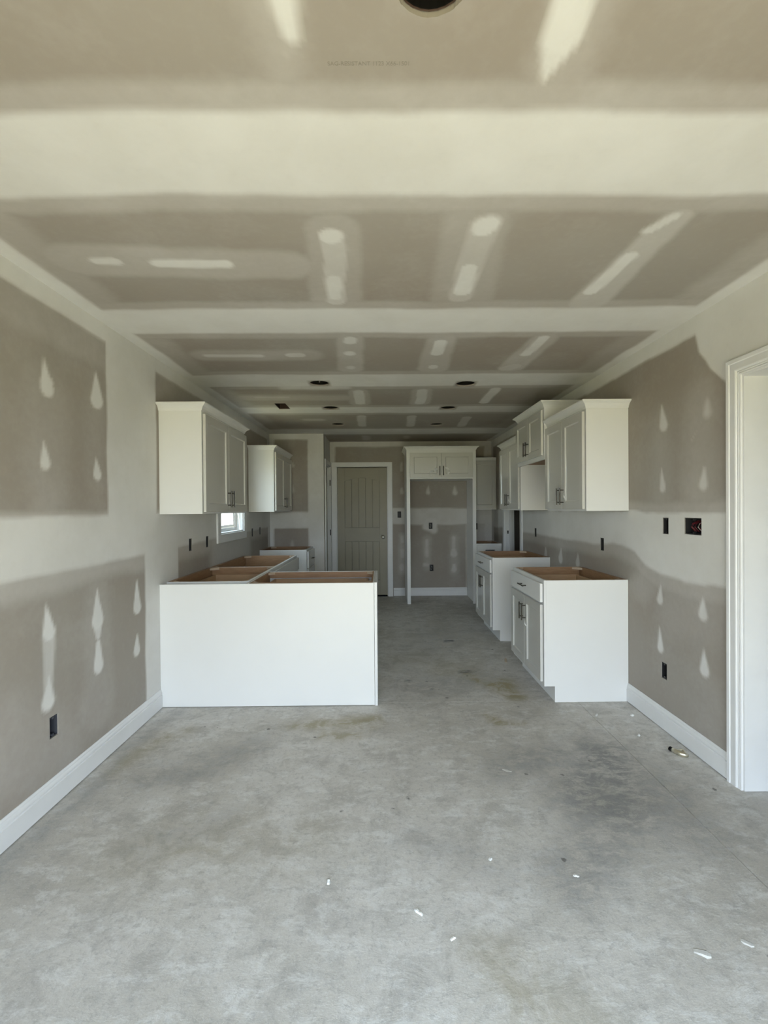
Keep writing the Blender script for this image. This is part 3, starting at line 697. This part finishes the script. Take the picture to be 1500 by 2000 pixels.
# ------------------------------------------------------------------ kitchen window
wn = empty('window_1', (XL, 0, 0)); struct(wn, 'white kitchen window with deep reveal under the left wall cabinet')
y0, y1, z0, z1 = WIN
casing('casing', lambda u, z, t: (t, u, z), y0+.004, y1-.004, z1-.004, [(.0, .0004), (.0, .016), (.004, .018), (.080, .018), (.084, .015), (.084, .0004)], TRIM, wn, zbot=z0+.004, sill=True)
b = MB()
for (a0, a1, c0, c1) in ((y0+.001, y0+.016, z0+.001, z1-.001), (y1-.016, y1-.001, z0+.001, z1-.001), (y0+.016, y1-.016, z0+.001, z0+.016), (y0+.016, y1-.016, z1-.016, z1-.001)): b.box(-.128, .0, a0, a1, c0, c1)
b.build('reveal_lining', TRIM, wn)
b = MB(); t = .034; Y0, Y1, Z0, Z1 = y0+.017, y1-.017, z0+.017, z1-.017
for (a0, a1, c0, c1) in ((Y0, Y0+t, Z0, Z1), (Y1-t, Y1, Z0, Z1), (Y0+t, Y1-t, Z0, Z0+t), (Y0+t, Y1-t, Z1-t, Z1)): b.box(-.120, -.072, a0, a1, c0, c1, .002)
b.build('window_frame', VINYL, wn)
zm = (Z0+Z1)/2
for nm, xa, za, zb in (('sash', -.094, Z0+t, zm+.018), ('sash', -.114, zm-.018, Z1-t)):
    b = MB(); s = .030; A0, A1 = Y0+t+.001, Y1-t-.001
    for (a0, a1, c0, c1) in ((A0, A0+s, za, zb), (A1-s, A1, za, zb), (A0+s, A1-s, za, za+s), (A0+s, A1-s, zb-s, zb)): b.box(xa-.009, xa+.009, a0, a1, c0, c1, .001)
    so_ = b.build(nm, VINYL, wn)
    b = MB(); b.box(xa-.002, xa+.002, A0+s, A1-s, za+s, zb-s); b.build('pane', GLASS, so_)

# ------------------------------------------------------------------ rear patio opening (behind the camera) and the yard outside
b = MB(); u0_, u1_, z1_ = RD[0], RD[1], RD[3]
for a in ((u0_+.001, u0_+.06), ((u0_+u1_)/2-.03, (u0_+u1_)/2+.03), (u1_-.06, u1_-.001)): b.box(a[0], a[1], YR-.10, YR-.03, .002, z1_-.001)
b.box(u0_+.06, u1_-.06, YR-.10, YR-.03, z1_-.06, z1_-.001)
struct(b.build('door_3', VINYL), 'white framed patio door opening')
b = MB(); b.box(-60, 60, -60, 60, -.45, -.30); struct(b.build('ground', DIRT))
nh = empty('neighbour_house', (-6.4, 16.8, -.3)); tag(nh, 'red brick house wall with white corner board seen through the kitchen window', 'house')
b = MB(); b.box(-5, 0, -6, 1.95, 0, 3.0); b.build('wall', BRICK, nh)
b = MB(); b.box(-.1, .03, 1.80, 1.98, 0, 3.0); b.build('corner_board', VINYL, nh)
b = MB(); b.prism([(-5.4, 3.0), (.4, 3.0), (-2.5, 5.0)], 1, -6.4, 2.3); b.build('roof', ROOFM, nh)

# ------------------------------------------------------------------ electrical boxes in the walls
def ebox(P, u, v, label, m=BOX, hw=HW-.0035, hh=HH-.0035, wires=(), dep=.062, group='electrical boxes in the walls'):
    """open plastic box sunk in the wall; P(u,v,d) is the point d behind the wall face."""
    o_ = P(u, v, 0); r = empty('electrical_box', o_); tag(r, label, 'box', group)
    b = MB()
    def bx(ua, ub, va, vb, d0, d1):
        p, q = Vector(P(ua, va, d0))-Vector(o_), Vector(P(ub, vb, d1))-Vector(o_)
        b.box(min(p.x, q.x), max(p.x, q.x), min(p.y, q.y), max(p.y, q.y), min(p.z, q.z), max(p.z, q.z))
    t = .0025; f = .003
    bx(u-hw, u-hw+t, v-hh, v+hh, f, dep); bx(u+hw-t, u+hw, v-hh, v+hh, f, dep); bx(u-hw+t, u+hw-t, v-hh, v-hh+t, f, dep); bx(u-hw+t, u+hw-t, v+hh-t, v+hh, f, dep); bx(u-hw+t, u+hw-t, v-hh+t, v+hh-t, dep-t, dep)
    bx(u-.006, u+.006, v+hh-.012, v+hh-t, f+.001, f+.012); bx(u-.006, u+.006, v-hh+t, v-hh+.012, f+.001, f+.012)   # screw lugs
    b.build('shell', m, r)
    for k, (du, m2) in enumerate(wires):
        a = random.uniform(-.4, .4)
        pts = [(u+du, v+hh*.7, dep-.006), (u+du+.004, v+hh*.3, dep*.45), (u+du+.010*a, v-hh*.1, dep*.28), (u+du-.006, v-hh*.65, dep*.55), (u+du+.004, v-hh*.7, dep-.008)]
        b = MB(); b.tube([Vector(P(*p))-Vector(o_) for p in pts], .0024, 6); b.build('wire', m2, r)
    return r
Pl = lambda u, v, d: (XL-d, u, v); Prr = lambda u, v, d: (XR+d, u, v); Pb = lambda u, v, d: (u, YB+d, v)
lab = ['empty blue-grey outlet box low on the left wall above the baseboard', 'dark outlet box on the left wall above the base cabinets, nearest the peninsula', 'dark outlet box on the left wall just before the window', 'dark outlet box on the left wall just past the window', 'dark outlet box on the left wall closest to the pantry corner']
for i, (u, v) in enumerate(BOX_L): ebox(Pl, u, v, lab[i], BOX if i == 0 else BOXK)
lab = ['narrow switch box with a white cable beside the triple switch box', 'dark outlet box above the nearest base cabinet on the right wall', 'dark outlet box above the second base cabinet on the right wall', 'empty outlet box low on the right wall above the baseboard']
for i, (u, v) in enumerate(BOX_R): ebox(Prr, u, v, lab[i], BOXK, wires=((-.008, WIRE),) if i == 0 else ())
ebox(Prr, *GANG_R, 'wide triple switch box with dark red wires on the right wall', BOXK, hw=.0675, hh=.0445, wires=((-.045, RED), (-.02, RED), (-.014, WIRE), (.012, RED), (.03, RED), (.044, RED)), dep=.07)
lab = ['dark switch box between the back door and the refrigerator surround', 'upper outlet box on the bare wall inside the refrigerator recess', 'lower outlet box near the floor inside the refrigerator recess', 'dark outlet box on the back wall above the narrow corner base cabinet']
for i, (u, v) in enumerate(BOX_B): ebox(Pb, u, v, lab[i], BOXK, wires=((.006, WIRE), (-.006, WIRE)) if i in (1, 2) else ())

# ------------------------------------------------------------------ recessed light cans and the duct opening in the ceiling
lab = ['large near can light hole cut in the ceiling above the dining area', 'round can light hole over the kitchen, left one of the nearest pair', 'round can light hole over the kitchen, right one of the nearest pair', 'round can light hole over the kitchen, left one of the middle pair', 'round can light hole over the kitchen, right one of the middle pair', 'round can light hole over the kitchen, left one of the farthest pair', 'round can light hole over the kitchen, right one of the farthest pair']
for i, (x, y) in enumerate(CANS):
    r = empty('recessed_light', (x, y, HC)); tag(r, lab[i], 'light', 'can light openings in the ceiling')
    b = MB(); b.lathe([(.0795, .013), (.0795, .135), (.003, .137), (.003, .134), (.0775, .132), (.0775, .013), (.0795, .013)], (0, 0, 0), 28); b.build('housing', BLACK, r)
    b = MB(); b.lathe([(.0788, .0125), (.0798, .0105), (.0805, .0095), (.0812, .0105), (.0800, .0125)], (0, 0, 0), 28); b.build('rim', DUCT, r)
    b = MB(); a = 1.1*i+.6
    b.box(-.012, .012, -.006, .006, .075, .131); b.build('socket', WIRE if i % 2 else KNOB, r)
    if i:
        b = MB(); c, s_ = math.cos(a), math.sin(a); b.tube([(.070*c, .070*s_, .03), (.05*c, .05*s_, .05), (.02*c, .02*s_, .085)], .006, 6); b.build('bracket', KNOB, r)
r = empty('duct_opening', ((DUCTH[0]+DUCTH[1])/2, (DUCTH[2]+DUCTH[3])/2, HC)); tag(r, 'rectangular duct opening cut in the kitchen ceiling without a register', 'vent')
a_, c_ = (DUCTH[1]-DUCTH[0])/2-.003, (DUCTH[3]-DUCTH[2])/2-.003
b = MB()
for q in ((-a_, -a_+.003, -c_, c_), (a_-.003, a_, -c_, c_), (-a_+.003, a_-.003, -c_, -c_+.003), (-a_+.003, a_-.003, c_-.003, c_)): b.box(*q, .003, .150)
b.build('duct_sleeve', DUCT, r); b = MB(); b.box(-a_+.003, a_-.003, -c_+.003, c_-.003, .147, .150); b.build('duct_end', BLACK, r)

# ------------------------------------------------------------------ things lying on the floor
def bit(name, x, y, L, w, h, rz, label, m, cat='debris', jag=.25, n=5):
    b = MB(); B = b.bm; rnd = random.Random(hash((round(x*1000), round(y*1000))) % 1000)
    rows = []
    for i in range(n):
        t = i/(n-1)-.5; k = (1 if 0 < i < n-1 else .7)
        ww = w*k*(1+rnd.uniform(-jag, jag)); hh = h*k*(1+rnd.uniform(-jag, jag)); off = rnd.uniform(-.2, .2)*w*jag
        rows.append([B.verts.new((t*L, off-ww/2, 0)), B.verts.new((t*L, off+ww/2, 0)), B.verts.new((t*L, off+ww*.3, hh)), B.verts.new((t*L, off-ww*.3, hh))])
    for A, Q in zip(rows, rows[1:]):
        for k in range(4): B.faces.new((A[k], A[(k+1) % 4], Q[(k+1) % 4], Q[k]))
    B.faces.new(rows[0][::-1]); B.faces.new(rows[-1])
    o = b.build(name, m); o.location = (x, y, .0003); o.rotation_euler = (0, 0, rz)
    return tag(o, label, cat, 'scraps lying on the floor')
bit('drywall_scrap', 1.438, 3.078, .045, .012, .006, .9, 'thin white drywall sliver in front of the nearest right base cabinet', PLASTER)
bit('wood_shim', 1.133, 4.205, .115, .022, .008, 1.35, 'pale wooden stick on the floor beside the right base cabinet doors', WOODL, 'stick', .08)
bit('drywall_scrap', .120, 1.584, .034, .011, .006, -.75, 'bright white rod shaped scrap lying on the open floor near the middle', PLASTER)
bit('drywall_scrap', .425, 1.823, .018, .012, .006, .9, 'small white crumb on the floor ahead of the rod shaped scrap', PLASTER)
bit('drywall_scrap', -.207, 1.718, .020, .014, .010, 1.5, 'single white pebble like scrap on the floor left of the rod shaped scrap', PLASTER)
bit('plaster_lump', .995, 1.426, .046, .028, .003, -.5, 'flat whitish plaster lump stuck on the floor near the bottom right', PLASTER2, 'plaster', .4)
bit('plaster_lump', 1.162, 1.458, .034, .022, .002, -.6, 'smaller pale plaster fleck right of the flat plaster lump', PLASTER2, 'plaster', .4)
bit('drywall_scrap', .223, 1.485, .020, .009, .005, .5, 'tiny white flake on the floor just right of the rod shaped scrap', PLASTER)
bit('drywall_scrap', 1.672, 3.065, .024, .020, .010, .2, 'white pellet on the floor close to the right baseboard', PLASTER)
bit('drywall_scrap', 1.566, 2.796, .016, .014, .008, .7, 'tiny white pellet on the floor between the metal latch and base cabinet', PLASTER)
bit('drywall_scrap', .66, 2.44, .050, .016, .001, -.5, 'faint white smear of plaster on the floor mid way to the cabinets', PLASTER2, jag=.5)
bit('plaster_lump', .73, 1.735, .022, .013, .004, -.3, 'small white plaster spot by the dark floor stain', PLASTER2, 'plaster', .4)
lt = empty('door_latch', (1.668, 2.572, .0005), -.95); tag(lt, 'small shiny metal latch lying on the floor by the right baseboard', 'hardware')
b = MB(); b.tube([(-.040, .004, .012), (-.028, -.002, .016), (-.008, -.006, .015), (.012, -.004, .013), (.030, .004, .012), (.040, .012, .012)], [.010, .013, .014, .015, .014, .009], 12); b.build('latch_body', BRASS, lt, True)
b = MB(); b.tube([(-.052, .010, .012), (-.040, .004, .012)], [.013, .012], 10); b.build('end_cap', BLACK, lt)
b = MB(); b.tube([(.004+.017*math.cos(t), .020+.017*math.sin(t), .016) for t in np.linspace(-.6, 4.6, 12)], .0055, 8); b.build('ring_arm', BRASS, lt, True)
